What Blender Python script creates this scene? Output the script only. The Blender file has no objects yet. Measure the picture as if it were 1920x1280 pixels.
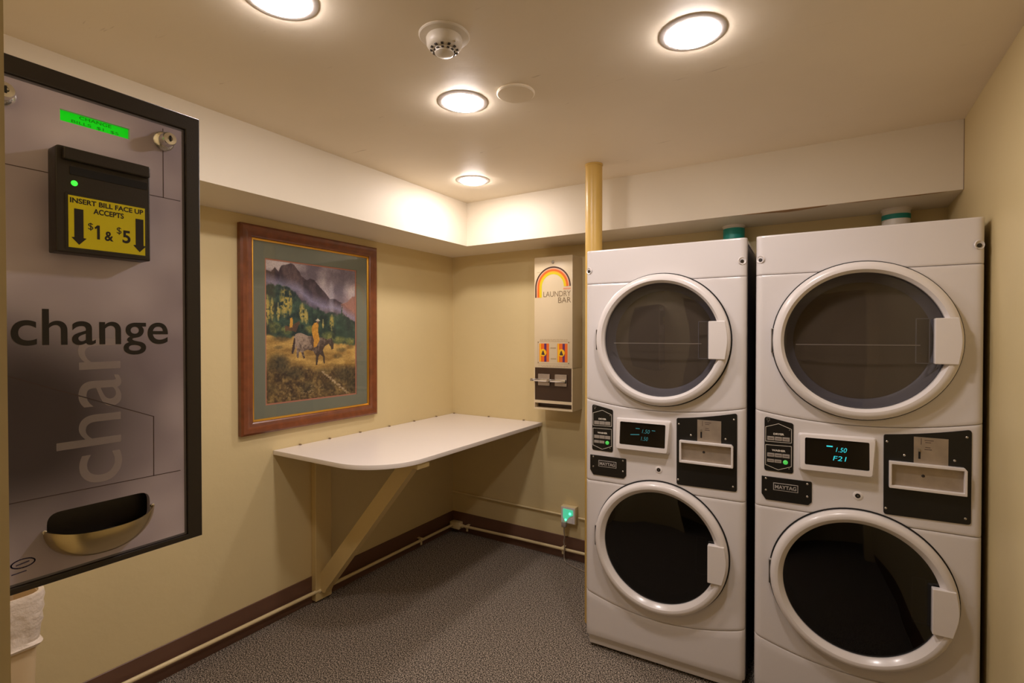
import bpy, bmesh, math, random
import numpy as np
from mathutils import Vector, Matrix

sc = bpy.context.scene
COL = sc.collection
PI = math.pi
random.seed(4)

# ------------------------------------------------------------------ camera
FPX, YAW, PITCH = 956.37, 0.5546, -0.0116
cam = bpy.data.cameras.new('camera')
cam.sensor_width = 36.0
cam.lens = FPX / 1920 * 36.0
cam.clip_start = 0.02
camo = bpy.data.objects.new('camera', cam)
COL.objects.link(camo)
camo.location = (2.3928, -3.0189, 1.4586)
camo.rotation_euler = (PI / 2 + PITCH, 0, YAW)
sc.camera = camo

# ------------------------------------------------------------------ world, exposure
w = bpy.data.worlds.new('world')
w.use_nodes = True
w.node_tree.nodes['Background'].inputs[0].default_value = (1, .85, .7, 1)
w.node_tree.nodes['Background'].inputs[1].default_value = 0.02
sc.world = w
sc.view_settings.view_transform = 'Standard'
sc.view_settings.look = 'None'
sc.view_settings.gamma = 1
sc.view_settings.exposure = 0.0
sc.view_settings.use_curve_mapping = False
sc.cycles.use_denoising = True
sc.cycles.max_bounces = 10
sc.cycles.diffuse_bounces = 6
sc.cycles.sample_clamp_indirect = 4.0
LAMP_COL = (1.0, 0.89, 0.86)
LAMP_POWER = 158.0


# ------------------------------------------------------------------ materials
def s2l(c):
    return tuple(((v / 255) / 12.92 if v / 255 <= .04045 else ((v / 255 + .055) / 1.055) ** 2.4) for v in c)


def mat(name, rgb, rough=.5, metal=0, coat=0, spec=.5, bump=0, bscale=200, vary=0, vscale=3, emit=None, estr=0):
    m = bpy.data.materials.new(name)
    m.use_nodes = True
    nt = m.node_tree
    b = nt.nodes['Principled BSDF']
    c = s2l(rgb) + (1,)
    b.inputs['Base Color'].default_value = c
    b.inputs['Roughness'].default_value = rough
    b.inputs['Metallic'].default_value = metal
    b.inputs['Coat Weight'].default_value = coat
    b.inputs['Coat Roughness'].default_value = .12
    b.inputs['Specular IOR Level'].default_value = spec
    if emit:
        b.inputs['Emission Color'].default_value = tuple(emit) + (1,)
        b.inputs['Emission Strength'].default_value = estr
    tc = nt.nodes.new('ShaderNodeTexCoord')
    if vary:
        n = nt.nodes.new('ShaderNodeTexNoise')
        n.inputs['Scale'].default_value = vscale
        n.inputs['Detail'].default_value = 5
        nt.links.new(tc.outputs['Object'], n.inputs['Vector'])
        r = nt.nodes.new('ShaderNodeValToRGB')
        r.color_ramp.elements[0].position = .3
        r.color_ramp.elements[1].position = .7
        r.color_ramp.elements[0].color = tuple(v * (1 - vary) for v in c[:3]) + (1,)
        r.color_ramp.elements[1].color = tuple(min(1, v * (1 + vary)) for v in c[:3]) + (1,)
        nt.links.new(n.outputs['Fac'], r.inputs['Fac'])
        nt.links.new(r.outputs['Color'], b.inputs['Base Color'])
    if bump:
        n = nt.nodes.new('ShaderNodeTexNoise')
        n.inputs['Scale'].default_value = bscale
        n.inputs['Detail'].default_value = 4
        nt.links.new(tc.outputs['Object'], n.inputs['Vector'])
        bp = nt.nodes.new('ShaderNodeBump')
        bp.inputs['Strength'].default_value = bump
        bp.inputs['Distance'].default_value = .01
        nt.links.new(n.outputs['Fac'], bp.inputs['Height'])
        nt.links.new(bp.outputs['Normal'], b.inputs['Normal'])
    return m


M = {}
M['wall'] = mat('painted_wall', (214, 196, 148), .48, bump=.12, bscale=22, vary=.03, vscale=2)
M['ceil'] = mat('painted_ceiling', (238, 226, 204), .55, bump=.1, bscale=14, vary=.025, vscale=2.5)
def scuffs(m):
    nt = m.node_tree
    b = nt.nodes['Principled BSDF']
    src = b.inputs['Base Color'].links[0].from_socket
    tc = nt.nodes.new('ShaderNodeTexCoord')
    mp = nt.nodes.new('ShaderNodeMapping')
    mp.inputs['Rotation'].default_value = (0, 0, .5)
    mp.inputs['Scale'].default_value = (4, 30, 1)
    n = nt.nodes.new('ShaderNodeTexNoise')
    n.inputs['Scale'].default_value = 1.6
    n.inputs['Detail'].default_value = 6
    n.inputs['Distortion'].default_value = 1.2
    r = nt.nodes.new('ShaderNodeValToRGB')
    r.color_ramp.elements[0].position = .70
    r.color_ramp.elements[0].color = (0, 0, 0, 1)
    r.color_ramp.elements[1].position = .76
    r.color_ramp.elements[1].color = (.45, .45, .45, 1)
    mx = nt.nodes.new('ShaderNodeMixRGB')
    mx.inputs[2].default_value = s2l((170, 150, 120)) + (1,)
    nt.links.new(tc.outputs['Object'], mp.inputs['Vector'])
    nt.links.new(mp.outputs[0], n.inputs['Vector'])
    nt.links.new(n.outputs['Fac'], r.inputs['Fac'])
    nt.links.new(r.outputs['Color'], mx.inputs[0])
    nt.links.new(src, mx.inputs[1])
    nt.links.new(mx.outputs[0], b.inputs['Base Color'])


scuffs(M['ceil'])
M['soffit'] = mat('painted_soffit', (224, 214, 194), .55, bump=.06, bscale=14, vary=.02)
M['base'] = mat('brown_vinyl', (104, 74, 58), .45, vary=.05)
M['cream'] = mat('cream_paint', (222, 204, 158), .38, bump=.05, bscale=40)
M['yellow'] = mat('yellow_pipe_paint', (214, 178, 96), .35, bump=.08, bscale=30, vary=.03)
M['wood_paint'] = mat('painted_timber', (206, 184, 130), .45, bump=.08, bscale=40)
M['laminate'] = mat('white_laminate', (236, 228, 220), .3, vary=.01)
M['enamel'] = mat('white_enamel', (224, 219, 218), .25, coat=.4)
M['enamel2'] = mat('white_plastic', (230, 224, 221), .27, coat=.25)
M['sheet'] = mat('grey_sheet_steel', (108, 106, 118), .45, metal=.3)
M['black'] = mat('black_panel', (20, 18, 15), .42, bump=.03, bscale=300)
M['blackp'] = mat('black_plastic', (42, 36, 32), .4, bump=.04, bscale=400)
M['blackgap'] = mat('black_rubber', (14, 13, 13), .7)
M['screen'] = mat('dark_display', (24, 19, 12), .15)
M['steel'] = mat('steel', (190, 184, 176), .3, metal=1)
M['silver'] = mat('silver_print', (176, 170, 164), .4)
M['chrome'] = mat('chrome', (235, 232, 226), .18, metal=.85)
M['dullmetal'] = mat('dull_metal', (176, 162, 146), .45, metal=.6, vary=.08, vscale=30)
M['cup'] = mat('brushed_steel', (205, 190, 150), .28, metal=1)
M['greybtn'] = mat('grey_button', (158, 150, 140), .5)
M['white_ink'] = mat('white_ink', (225, 218, 205), .6)
M['cyan'] = mat('cyan_digits', (30, 190, 205), .5, emit=(.05, .75, .85), estr=.6)
M['cyandim'] = mat('dim_cyan_digits', (30, 90, 95), .5, emit=(.05, .32, .34), estr=.35)
M['green_led'] = mat('green_led', (70, 170, 70), .4, emit=(.08, .6, .1), estr=.6)
M['green_led2'] = mat('bright_green_led', (60, 230, 60), .4, emit=(.05, .9, .05), estr=1.3)
M['lcd'] = mat('green_lcd', (10, 150, 10), .35, emit=(0, .55, .005), estr=.8)
M['lcd_ink'] = mat('lcd_ink', (8, 90, 10), .5, emit=(0, .18, .0), estr=.6)
M['yel_label'] = mat('yellow_label', (232, 220, 20), .35)
M['ink'] = mat('black_ink', (26, 20, 16), .5)
def veil(name, rgb, fac):
    m = bpy.data.materials.new(name)
    m.use_nodes = True
    nt = m.node_tree
    nt.nodes.clear()
    tr = nt.nodes.new('ShaderNodeBsdfTransparent')
    df = nt.nodes.new('ShaderNodeBsdfDiffuse')
    df.inputs[0].default_value = s2l(rgb) + (1,)
    mx = nt.nodes.new('ShaderNodeMixShader')
    mx.inputs[0].default_value = fac
    o = nt.nodes.new('ShaderNodeOutputMaterial')
    nt.links.new(tr.outputs[0], mx.inputs[1])
    nt.links.new(df.outputs[0], mx.inputs[2])
    nt.links.new(mx.outputs[0], o.inputs[0])
    return m


M['ghost'] = veil('translucent_pale_ink', (230, 218, 218), .27)
M['line_ink'] = mat('line_ink', (70, 52, 56), .5)
M['blue_ink'] = mat('blue_ink', (70, 66, 110), .5)
M['wood'] = mat('walnut_frame', (118, 64, 34), .35, coat=.3, vary=.2, vscale=25)
M['gold'] = mat('gold_lip', (214, 160, 60), .3, metal=.8)
M['mount'] = mat('grey_green_mount', (112, 114, 98), .8)
M['mount2'] = mat('dusty_red_mount', (176, 116, 94), .8)
M['vanilla'] = mat('beige_enamel', (226, 208, 172), .35, coat=.1)
M['brownp'] = mat('brown_panel', (62, 42, 26), .4)
M['orange'] = mat('orange_ink', (236, 110, 24), .5)
M['amber'] = mat('amber_ink', (250, 196, 30), .5)
M['dkbrown'] = mat('brown_ink', (72, 34, 16), .5)
M['tan_ink'] = mat('tan_ink', (134, 112, 80), .5)
M['faint_ink'] = mat('faint_ink', (184, 160, 122), .5)
M['pink_ink'] = mat('pink_ink', (244, 160, 120), .5)
M['purple'] = mat('purple_ink', (96, 44, 100), .5)
M['teal'] = mat('teal_tape', (24, 150, 140), .4)
M['pvc'] = mat('duct_white', (226, 218, 205), .4)
M['bag'] = mat('white_bin_liner', (226, 212, 196), .35, bump=.6, bscale=35)
M['bin'] = mat('beige_bin_plastic', (214, 190, 150), .5)
M['bareboard'] = mat('bare_board', (166, 132, 92), .9, vary=.1, vscale=20)
M['rust'] = mat('rusty_foot', (110, 62, 40), .8, vary=.2, vscale=60)
M['hallfloor'] = mat('hall_floor', (120, 110, 100), .8)
M['gfci'] = mat('lit_socket_face', (130, 220, 180), .5, emit=(.03, .75, .42), estr=.5)
M['gfci2'] = mat('socket_lamp', (140, 255, 190), .5, emit=(.1, 1, .5), estr=2.0)
M['dark_inner'] = mat('inner_door_grey', (108, 107, 115), .45)
M['latch'] = mat('latch_grey_plastic', (120, 118, 122), .3)
M['dark_inner2'] = mat('inner_window_dark', (96, 87, 76), .3)
M['washer_inner'] = mat('washer_inner_black', (20, 18, 16), .35)


def emit_mat(name, rgb, s):
    m = bpy.data.materials.new(name)
    m.use_nodes = True
    nt = m.node_tree
    nt.nodes.clear()
    e = nt.nodes.new('ShaderNodeEmission')
    e.inputs[0].default_value = tuple(rgb) + (1,)
    e.inputs[1].default_value = s
    o = nt.nodes.new('ShaderNodeOutputMaterial')
    nt.links.new(e.outputs[0], o.inputs[0])
    return m


M['lens'] = emit_mat('lamp_lens', LAMP_COL, LAMP_POWER)


def glass(name, tint, rough=.02, spec_fac=1.0):
    m = bpy.data.materials.new(name)
    m.use_nodes = True
    nt = m.node_tree
    nt.nodes.clear()
    tr = nt.nodes.new('ShaderNodeBsdfTransparent')
    tr.inputs[0].default_value = tuple(tint) + (1,)
    gl = nt.nodes.new('ShaderNodeBsdfGlossy')
    gl.inputs['Roughness'].default_value = rough
    gl.inputs['Color'].default_value = (spec_fac, spec_fac, spec_fac, 1)
    fr = nt.nodes.new('ShaderNodeFresnel')
    fr.inputs[0].default_value = 1.5
    mx = nt.nodes.new('ShaderNodeMixShader')
    o = nt.nodes.new('ShaderNodeOutputMaterial')
    geo = nt.nodes.new('ShaderNodeNewGeometry')
    inv = nt.nodes.new('ShaderNodeMath')       # only the outer side of each pane mirrors
    inv.operation = 'SUBTRACT'
    inv.inputs[0].default_value = 1
    nt.links.new(geo.outputs['Backfacing'], inv.inputs[1])
    mu = nt.nodes.new('ShaderNodeMath')
    mu.operation = 'MULTIPLY'
    nt.links.new(fr.outputs[0], mu.inputs[0])
    nt.links.new(inv.outputs[0], mu.inputs[1])
    nt.links.new(mu.outputs[0], mx.inputs[0])
    nt.links.new(tr.outputs[0], mx.inputs[1])
    nt.links.new(gl.outputs[0], mx.inputs[2])
    nt.links.new(mx.outputs[0], o.inputs[0])
    return m


M['smoke_glass'] = glass('smoked_door_glass', (.86, .85, .85), .03)
M['dark_glass'] = glass('dark_door_glass', (.3, .3, .3), .03)
M['clear_glass'] = glass('picture_glass', (.985, .99, .985), .03, .7)
M['clear_plastic'] = glass('clear_plastic', (.62, .62, .62), .1)


def carpet():
    m = bpy.data.materials.new('speckled_carpet')
    m.use_nodes = True
    nt = m.node_tree
    b = nt.nodes['Principled BSDF']
    b.inputs['Roughness'].default_value = .95
    b.inputs['Specular IOR Level'].default_value = .1
    tc = nt.nodes.new('ShaderNodeTexCoord')
    v = nt.nodes.new('ShaderNodeTexNoise')
    v.inputs['Scale'].default_value = 185
    v.inputs['Detail'].default_value = 1.5
    v.inputs['Roughness'].default_value = .75
    nt.links.new(tc.outputs['Object'], v.inputs['Vector'])
    r = nt.nodes.new('ShaderNodeValToRGB')
    e = r.color_ramp.elements
    e[0].position = .40
    e[0].color = s2l((40, 35, 30)) + (1,)
    e[1].position = .60
    e[1].color = s2l((186, 172, 156)) + (1,)
    k = r.color_ramp.elements.new(.5)
    k.color = s2l((104, 96, 86)) + (1,)
    nt.links.new(v.outputs['Fac'], r.inputs['Fac'])
    nt.links.new(r.outputs['Color'], b.inputs['Base Color'])
    bp = nt.nodes.new('ShaderNodeBump')
    bp.inputs['Strength'].default_value = .12
    bp.inputs['Distance'].default_value = .004
    nt.links.new(v.outputs['Fac'], bp.inputs['Height'])
    nt.links.new(bp.outputs['Normal'], b.inputs['Normal'])
    return m


M['carpet'] = carpet()


def changer_face():
    m = bpy.data.materials.new('lilac_printed_face')
    m.use_nodes = True
    nt = m.node_tree
    b = nt.nodes['Principled BSDF']
    b.inputs['Roughness'].default_value = .33
    tc = nt.nodes.new('ShaderNodeTexCoord')
    n = nt.nodes.new('ShaderNodeTexNoise')
    n.inputs['Scale'].default_value = 5.5
    n.inputs['Detail'].default_value = 2
    nt.links.new(tc.outputs['Object'], n.inputs['Vector'])
    r = nt.nodes.new('ShaderNodeValToRGB')
    e = r.color_ramp.elements
    e[0].position = .32
    e[0].color = s2l((168, 158, 178)) + (1,)
    e[1].position = .66
    e[1].color = s2l((226, 217, 234)) + (1,)
    nt.links.new(n.outputs['Fac'], r.inputs['Fac'])
    nt.links.new(r.outputs['Color'], b.inputs['Base Color'])
    # the printed dark cloud of the design (a blurred dark shape low on the left)
    vm = nt.nodes.new('ShaderNodeVectorMath')
    vm.operation = 'SUBTRACT'
    vm.inputs[1].default_value = (.35, .085, .24)
    nt.links.new(tc.outputs['Object'], vm.inputs[0])
    v2 = nt.nodes.new('ShaderNodeVectorMath')
    v2.operation = 'MULTIPLY'
    v2.inputs[1].default_value = (0, 5.6, 5.0)
    nt.links.new(vm.outputs[0], v2.inputs[0])
    ln = nt.nodes.new('ShaderNodeVectorMath')
    ln.operation = 'LENGTH'
    nt.links.new(v2.outputs[0], ln.inputs[0])
    mr = nt.nodes.new('ShaderNodeMapRange')
    mr.interpolation_type = 'SMOOTHSTEP'
    mr.inputs['From Min'].default_value = .3
    mr.inputs['From Max'].default_value = 1.35
    mr.inputs['To Min'].default_value = .95
    mr.inputs['To Max'].default_value = 0
    nt.links.new(ln.outputs['Value'], mr.inputs['Value'])
    mx = nt.nodes.new('ShaderNodeMixRGB')
    mx.inputs[2].default_value = s2l((40, 28, 38)) + (1,)
    nt.links.new(mr.outputs[0], mx.inputs[0])
    nt.links.new(r.outputs['Color'], mx.inputs[1])
    nt.links.new(mx.outputs[0], b.inputs['Base Color'])
    return m


M['face'] = changer_face()


# ------------------------------------------------------------------ helpers
def link(name, me, m, parent=None, loc=None, smooth=None):
    o = bpy.data.objects.new(name, me)
    COL.objects.link(o)
    if m is not None and not me.materials:
        me.materials.append(m)
    if parent is not None:
        o.parent = parent
    if loc is not None:
        o.location = loc
    if smooth is not None:
        me.polygons.foreach_set('use_smooth', [True] * len(me.polygons))
        me.set_sharp_from_angle(angle=math.radians(smooth))
    return o


def obj(name, bm, m, parent=None, loc=None, smooth=35):
    bmesh.ops.recalc_face_normals(bm, faces=bm.faces[:])
    me = bpy.data.meshes.new(name)
    bm.to_mesh(me)
    bm.free()
    return link(name, me, m, parent, loc, smooth)


def thing(name, label, cat, loc=(0, 0, 0), rz=0, group=None):
    o = bpy.data.objects.new(name, None)
    COL.objects.link(o)
    o.location = loc
    o.rotation_euler = (0, 0, rz)
    o['label'] = label
    o['category'] = cat
    if group:
        o['group'] = group
    return o


def tag(o, label, cat, group=None):
    o['label'] = label
    o['category'] = cat
    if group:
        o['group'] = group
    return o


def struct(name, bm, m, label=None):
    o = obj(name, bm, m)
    o['kind'] = 'structure'
    if label:
        o['label'] = label
        o['category'] = name.split('_')[0]
    return o


def B():
    return bmesh.new()


def box(bm, x0, x1, y0, y1, z0, z1, bev=0, seg=2):
    vs = [bm.verts.new((x, y, z)) for x in (x0, x1) for y in (y0, y1) for z in (z0, z1)]
    fs = [bm.faces.new([vs[i] for i in f]) for f in
          ((0, 1, 3, 2), (4, 6, 7, 5), (0, 4, 5, 1), (2, 3, 7, 6), (0, 2, 6, 4), (1, 5, 7, 3))]
    if bev:
        es = list({e for f in fs for e in f.edges})
        bmesh.ops.bevel(bm, geom=es, offset=bev, segments=seg, affect='EDGES', profile=.5)
    return bm


def frame_of(d):
    d = Vector(d).normalized()
    a = Vector((0, 0, 1)) if abs(d.z) < .9 else Vector((1, 0, 0))
    x = a.cross(d).normalized()
    return x, d.cross(x), d


def tube(bm, pts, r, n=16, caps=True):
    pts = [Vector(p) for p in pts]
    rings = []
    for i, p in enumerate(pts):
        if i == 0:
            d = pts[1] - p
        elif i == len(pts) - 1:
            d = p - pts[-2]
        else:
            d = (pts[i + 1] - p).normalized() + (p - pts[i - 1]).normalized()
        x, y, _ = frame_of(d)
        rr = r[i] if isinstance(r, (list, tuple)) else r
        rings.append([bm.verts.new(p + x * rr * math.cos(2 * PI * k / n) + y * rr * math.sin(2 * PI * k / n)) for k in range(n)])
    for a, b in zip(rings, rings[1:]):
        for k in range(n):
            bm.faces.new((a[k], a[(k + 1) % n], b[(k + 1) % n], b[k]))
    if caps:
        bm.faces.new(rings[0])
        bm.faces.new(rings[-1])
    return bm


def lathe(bm, prof, origin, axis, n=48, close=False):
    """prof: (radius, distance along the axis)"""
    x, y, d = frame_of(axis)
    o = Vector(origin)
    rings = []
    for r, h in prof:
        if r < 1e-6:
            rings.append([bm.verts.new(o + d * h)])
        else:
            rings.append([bm.verts.new(o + d * h + x * r * math.cos(2 * PI * k / n) + y * r * math.sin(2 * PI * k / n)) for k in range(n)])
    pairs = list(zip(rings, rings[1:]))
    if close:
        pairs.append((rings[-1], rings[0]))
    for a, b in pairs:
        if len(a) == 1 and len(b) == 1:
            continue
        for k in range(n):
            k2 = (k + 1) % n
            if len(a) == 1:
                bm.faces.new((a[0], b[k2], b[k]))
            elif len(b) == 1:
                bm.faces.new((a[k], a[k2], b[0]))
            else:
                bm.faces.new((a[k], a[k2], b[k2], b[k]))
    return bm


class Plane:
    def __init__(s, o, x, y):
        s.o, s.x, s.y = Vector(o), Vector(x).normalized(), Vector(y).normalized()
        s.n = s.x.cross(s.y)

    def M(s, h=0):
        m = Matrix.Identity(4)
        for i in range(3):
            m[i][0], m[i][1], m[i][2], m[i][3] = s.x[i], s.y[i], s.n[i], (s.o + s.n * h)[i]
        return m


def bake(cu, pl, h):
    o = bpy.data.objects.new('tmp', cu)
    COL.objects.link(o)
    dg = bpy.context.evaluated_depsgraph_get()
    me = bpy.data.meshes.new_from_object(o.evaluated_get(dg))
    bpy.data.objects.remove(o)
    bpy.data.curves.remove(cu)
    me.transform(pl.M(h))
    return me


def plate(name, loops, pl, h0, h1, m, parent=None, bev=0, smooth=40):
    """flat solid between heights h0 and h1 over the plane; loops[1:] are holes"""
    cu = bpy.data.curves.new('c', 'CURVE')
    cu.dimensions = '2D'
    cu.fill_mode = 'BOTH'
    cu.extrude = (h1 - h0) / 2 - bev
    if bev:
        cu.bevel_depth = bev
        cu.bevel_resolution = 2
        cu.offset = -bev
    for lp in loops:
        s = cu.splines.new('POLY')
        s.points.add(len(lp) - 1)
        for i, (x, y) in enumerate(lp):
            s.points[i].co = (x, y, 0, 1)
        s.use_cyclic_u = True
    me = bake(cu, pl, (h0 + h1) / 2)
    me.name = name
    me.materials.clear()
    return link(name, me, m, parent, smooth=smooth)


def rrect(x0, x1, y0, y1, r=0, n=5):
    return rpoly([(x0, y0), (x1, y0), (x1, y1), (x0, y1)], r, n)


def rpoly(pts, r, n=5):
    if not isinstance(r, (list, tuple)) and r <= 0:
        return pts
    out = []
    N = len(pts)
    for i, p in enumerate(pts):
        p = Vector(p)
        a = Vector(pts[i - 1]) - p
        b = Vector(pts[(i + 1) % N]) - p
        rr = r[i] if isinstance(r, (list, tuple)) else r
        if rr <= 0:
            out.append(tuple(p))
            continue
        an = a.angle(b)
        t = min(rr / math.tan(an / 2), a.length * .49, b.length * .49)
        A = p + a.normalized() * t
        Bq = p + b.normalized() * t
        for k in range(n + 1):
            u = k / n
            q = A * (1 - u) ** 2 + p * 2 * u * (1 - u) + Bq * u ** 2
            out.append((q.x, q.y))
    return out


def circ(cx, cy, r, n=48, ry=None):
    ry = ry or r
    return [(cx + r * math.cos(2 * PI * k / n), cy + ry * math.sin(2 * PI * k / n)) for k in range(n)]


def text(name, body, size, x, y, pl, h, m, parent=None, sx=1, bold=0, align='CENTER', shear=0, t=.0006, fit=None, rot=0, sp=1, smooth=None):
    """baseline at x,y of the plane; fit = (width, height) stretches the lettering to that box"""
    cu = bpy.data.curves.new('t', 'FONT')
    cu.body = body
    cu.size = size
    cu.align_x = align
    cu.offset = bold
    cu.shear = shear
    cu.space_character = sp
    cu.extrude = t / 2
    o = bpy.data.objects.new('tmp', cu)
    COL.objects.link(o)
    dg = bpy.context.evaluated_depsgraph_get()
    me = bpy.data.meshes.new_from_object(o.evaluated_get(dg))
    bpy.data.objects.remove(o)
    bpy.data.curves.remove(cu)
    kx = sx
    ky = 1
    if fit:
        xs = [v.co.x for v in me.vertices]
        kx = fit[0] / (max(xs) - min(xs))
        if len(fit) > 1 and fit[1]:
            ys = [v.co.y for v in me.vertices]
            ky = fit[1] / (max(ys) - min(ys))
        mid = (max(xs) + min(xs)) / 2 if align == 'CENTER' else min(xs)
        for v in me.vertices:
            v.co.x -= mid
    for v in me.vertices:
        v.co.x *= kx
        v.co.y *= ky
    me.transform(Matrix.Rotation(rot, 4, 'Z'))
    me.transform(Matrix.Translation((x, y, 0)))
    me.transform(pl.M(h))
    me.materials.clear()
    me.name = name
    return link(name, me, m, parent)


def stroke(bm, pts, wd, pl, h0, h1, cyc=False):
    """thin printed line of width wd along pts on a plane"""
    n = len(pts)
    idx = range(n if cyc else n - 1)
    for i in idx:
        a, b = Vector(pts[i]), Vector(pts[(i + 1) % n])
        d = (b - a).normalized()
        q = Vector((-d.y, d.x)) * wd / 2
        a2, b2 = a - d * wd / 2, b + d * wd / 2
        vs = []
        for h in (h0, h1):
            for p in (a2 - q, b2 - q, b2 + q, a2 + q):
                vs.append(bm.verts.new(pl.o + pl.x * p.x + pl.y * p.y + pl.n * h))
        for f in ((3, 2, 1, 0), (4, 5, 6, 7), (0, 1, 5, 4), (1, 2, 6, 5), (2, 3, 7, 6), (3, 0, 4, 7)):
            bm.faces.new([vs[k] for k in f])
    return bm


# ------------------------------------------------------------------ room constants
W, HC, ZS, SX, SY = 2.85, 2.3216, 2.042, .384, .3345
YF = -2.85        # inner face of the wall with the doorway
T = .12

# ------------------------------------------------------------------ room shell
struct('floor', box(B(), -T, W + T, YF - T, T, -.1, 0), M['carpet'], 'grey brown speckled carpet floor')
struct('ceiling', box(B(), -T, W + T, YF - T, T, HC, HC + .1), M['ceil'], 'cream painted ceiling with recessed lights')
struct('wall_left', box(B(), -T, 0, YF - T, T, 0, HC), M['wall'], 'tan wall with the framed picture and folding table')
struct('wall_back', box(B(), 0, W, 0, T, 0, HC), M['wall'], 'tan wall behind the stacked machines')
struct('wall_right', box(B(), W, W + T, YF - T, T, 0, HC), M['wall'], 'tan wall right of the machines')
bm = B()
box(bm, 0, 1.690, YF - T, YF, 0, HC)
box(bm, 2.76, W, YF - T, YF, 0, HC)
box(bm, 1.690, 2.76, YF - T, YF, 2.08, HC)
struct('wall_front', bm, M['wall'], 'tan wall with the doorway the room is seen from')
bm = B()
box(bm, 0, SX, YF, -SY, ZS, HC, 0)
struct('trim_1', bm, M['soffit'], 'boxed cream soffit along the left wall')
t2 = struct('trim_2', box(B(), 0, W, -SY, 0, ZS, HC, 0), M['soffit'], 'boxed cream soffit along the back wall above the machines')
# peeled strip on the lip of the soffit
UP = Plane((0, 0, ZS), (1, 0, 0), (0, -1, 0))     # looking up at the underside, normal down
random.seed(9)
pts = [(2.035, SY - .002), (2.39, SY - .002), (2.38, SY - .018), (2.33, SY - .03), (2.27, SY - .045), (2.22, SY - .05), (2.18, SY - .035), (2.12, SY - .022), (2.06, SY - .012)]
o = plate('peeled_patch', [pts], UP, -.001, .0015, M['bareboard'], t2)
o['label'] = 'peeled brown strip on the soffit lip'
pts = [(2.45, SY - .002), (2.80, SY - .002), (2.78, SY - .01), (2.7, SY - .016), (2.6, SY - .01), (2.5, SY - .013)]
plate('peeled_patch', [pts], UP, -.001, .0012, M['bareboard'], t2)
# hairline gap at the right end of the soffit
box(bm := B(), W - .0015, W, -SY - .0015, -SY, ZS - .001, HC)
obj('joint_line', bm, M['base'], t2)

BZ = .145
struct('baseboard_left', box(B(), 0, .006, YF, -.006, 0, BZ, .002, 1), M['base'])
struct('baseboard_back', box(B(), 0, 1.40, -.006, 0, 0, BZ, .002, 1), M['base'])
struct('baseboard_right', box(B(), W - .006, W, YF, 0, 0, BZ, .002, 1), M['base'])

# hallway outside the doorway (behind the photographer)
struct('floor_hall', box(B(), .9, 3.6, -4.4, YF - T, -.1, -.001), M['hallfloor'])
struct('ceiling_hall', box(B(), .9, 3.6, -4.4, YF - T, HC, HC + .1), M['ceil'])
bm = B()
box(bm, .9, 3.6, -4.5, -4.4, 0, HC)
box(bm, .8, .9, -4.5, YF - T, 0, HC)
box(bm, 3.6, 3.7, -4.5, YF - T, 0, HC)
box(bm, W + T, 3.6, YF - T, YF, 0, HC)
struct('wall_hall', bm, M['wall'])


# ------------------------------------------------------------------ recessed ceiling lights
def downlight(x, y, label, r=.0915):
    t = thing('recessed_light', label, 'ceiling light', (x, y, HC), 0, 'recessed round ceiling lights')
    bm = B()
    lathe(bm, [(r - .02, .0003), (r - .02, .0042), (r - .0175, .0048), (r - .014, .004), (r - .003, .0022), (r, .0012), (r, 0)], (0, 0, 0), (0, 0, -1), 48, True)
    obj('trim_ring', bm, M['enamel2'], t)
    bm = B()
    R = r - .0205
    lathe(bm, [(R, .001), (R, .0052), (R * .95, .0085), (R * .8, .0125), (R * .5, .016), (0, .017)], (0, 0, 0), (0, 0, -1), 48)
    obj('lens', bm, M['lens'], t)
    return t


downlight(1.197, -2.213, 'lit recessed light cut off by the top edge of the photo')
downlight(1.240, -1.503, 'lit recessed light between the smoke detector and the blank round plate')
downlight(2.059, -1.503, 'lit recessed light above the washers, the largest in the photo')
downlight(.708, -.712, 'lit recessed light nearest the back left corner, the smallest')
bm = B()

# smoke detector
t = thing('smoke_detector', 'white round smoke detector on the ceiling', 'smoke detector', (1.448, -1.864, HC))
obj('base_plate', lathe(B(), [(0, 0), (.073, 0), (.073, .003), (.07, .006), (.052, .008), (0, .008)], (0, 0, 0), (0, 0, -1), 48), M['pvc'], t)
obj('housing', lathe(B(), [(.05, .007), (.052, .012), (.05, .03), (.044, .038), (.032, .042), (0, .042)], (0, 0, 0), (0, 0, -1), 48), M['pvc'], t)
bm = B()
lathe(bm, [(.03, .041), (.027, .052), (.02, .056), (0, .057)], (0, 0, 0), (0, 0, -1), 32)
cap = obj('sensor_cap', bm, M['pvc'], t)
bm = B()
for k in range(12):
    a = 2 * PI * k / 12
    for rr, hh in ((.037, .0415), (.0285, .0475)):
        c, s = math.cos(a), math.sin(a)
        z = -hh
        b2 = B()
        box(b2, rr - .0035, rr + .0035, -.0035, .0035, z - .0012, z + .002)
        b2.transform(Matrix.Rotation(a, 4, 'Z'))
        me = bpy.data.meshes.new('x')
        b2.to_mesh(me)
        b2.free()
        bm.from_mesh(me)
        bpy.data.meshes.remove(me)
obj('vent_slots', bm, M['blackp'], t)
obj('indicator', lathe(B(), [(0, 0), (.003, 0), (.003, .002), (0, .003)], (.047, -.01, -.034), (.6, -.1, -.7), 12), M['chrome'], t)

# blank round ceiling plate
t = obj('ceiling_cover_plate', lathe(B(), [(0, 0), (.066, 0), (.068, .003), (.068, .006), (.064, .009), (0, .011)], (0, 0, 0), (0, 0, -1), 48), M['ceil'], None, (1.445, -1.464, HC))
tag(t, 'blank round cover plate on the ceiling beside a lit recessed light', 'cover plate')

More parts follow.
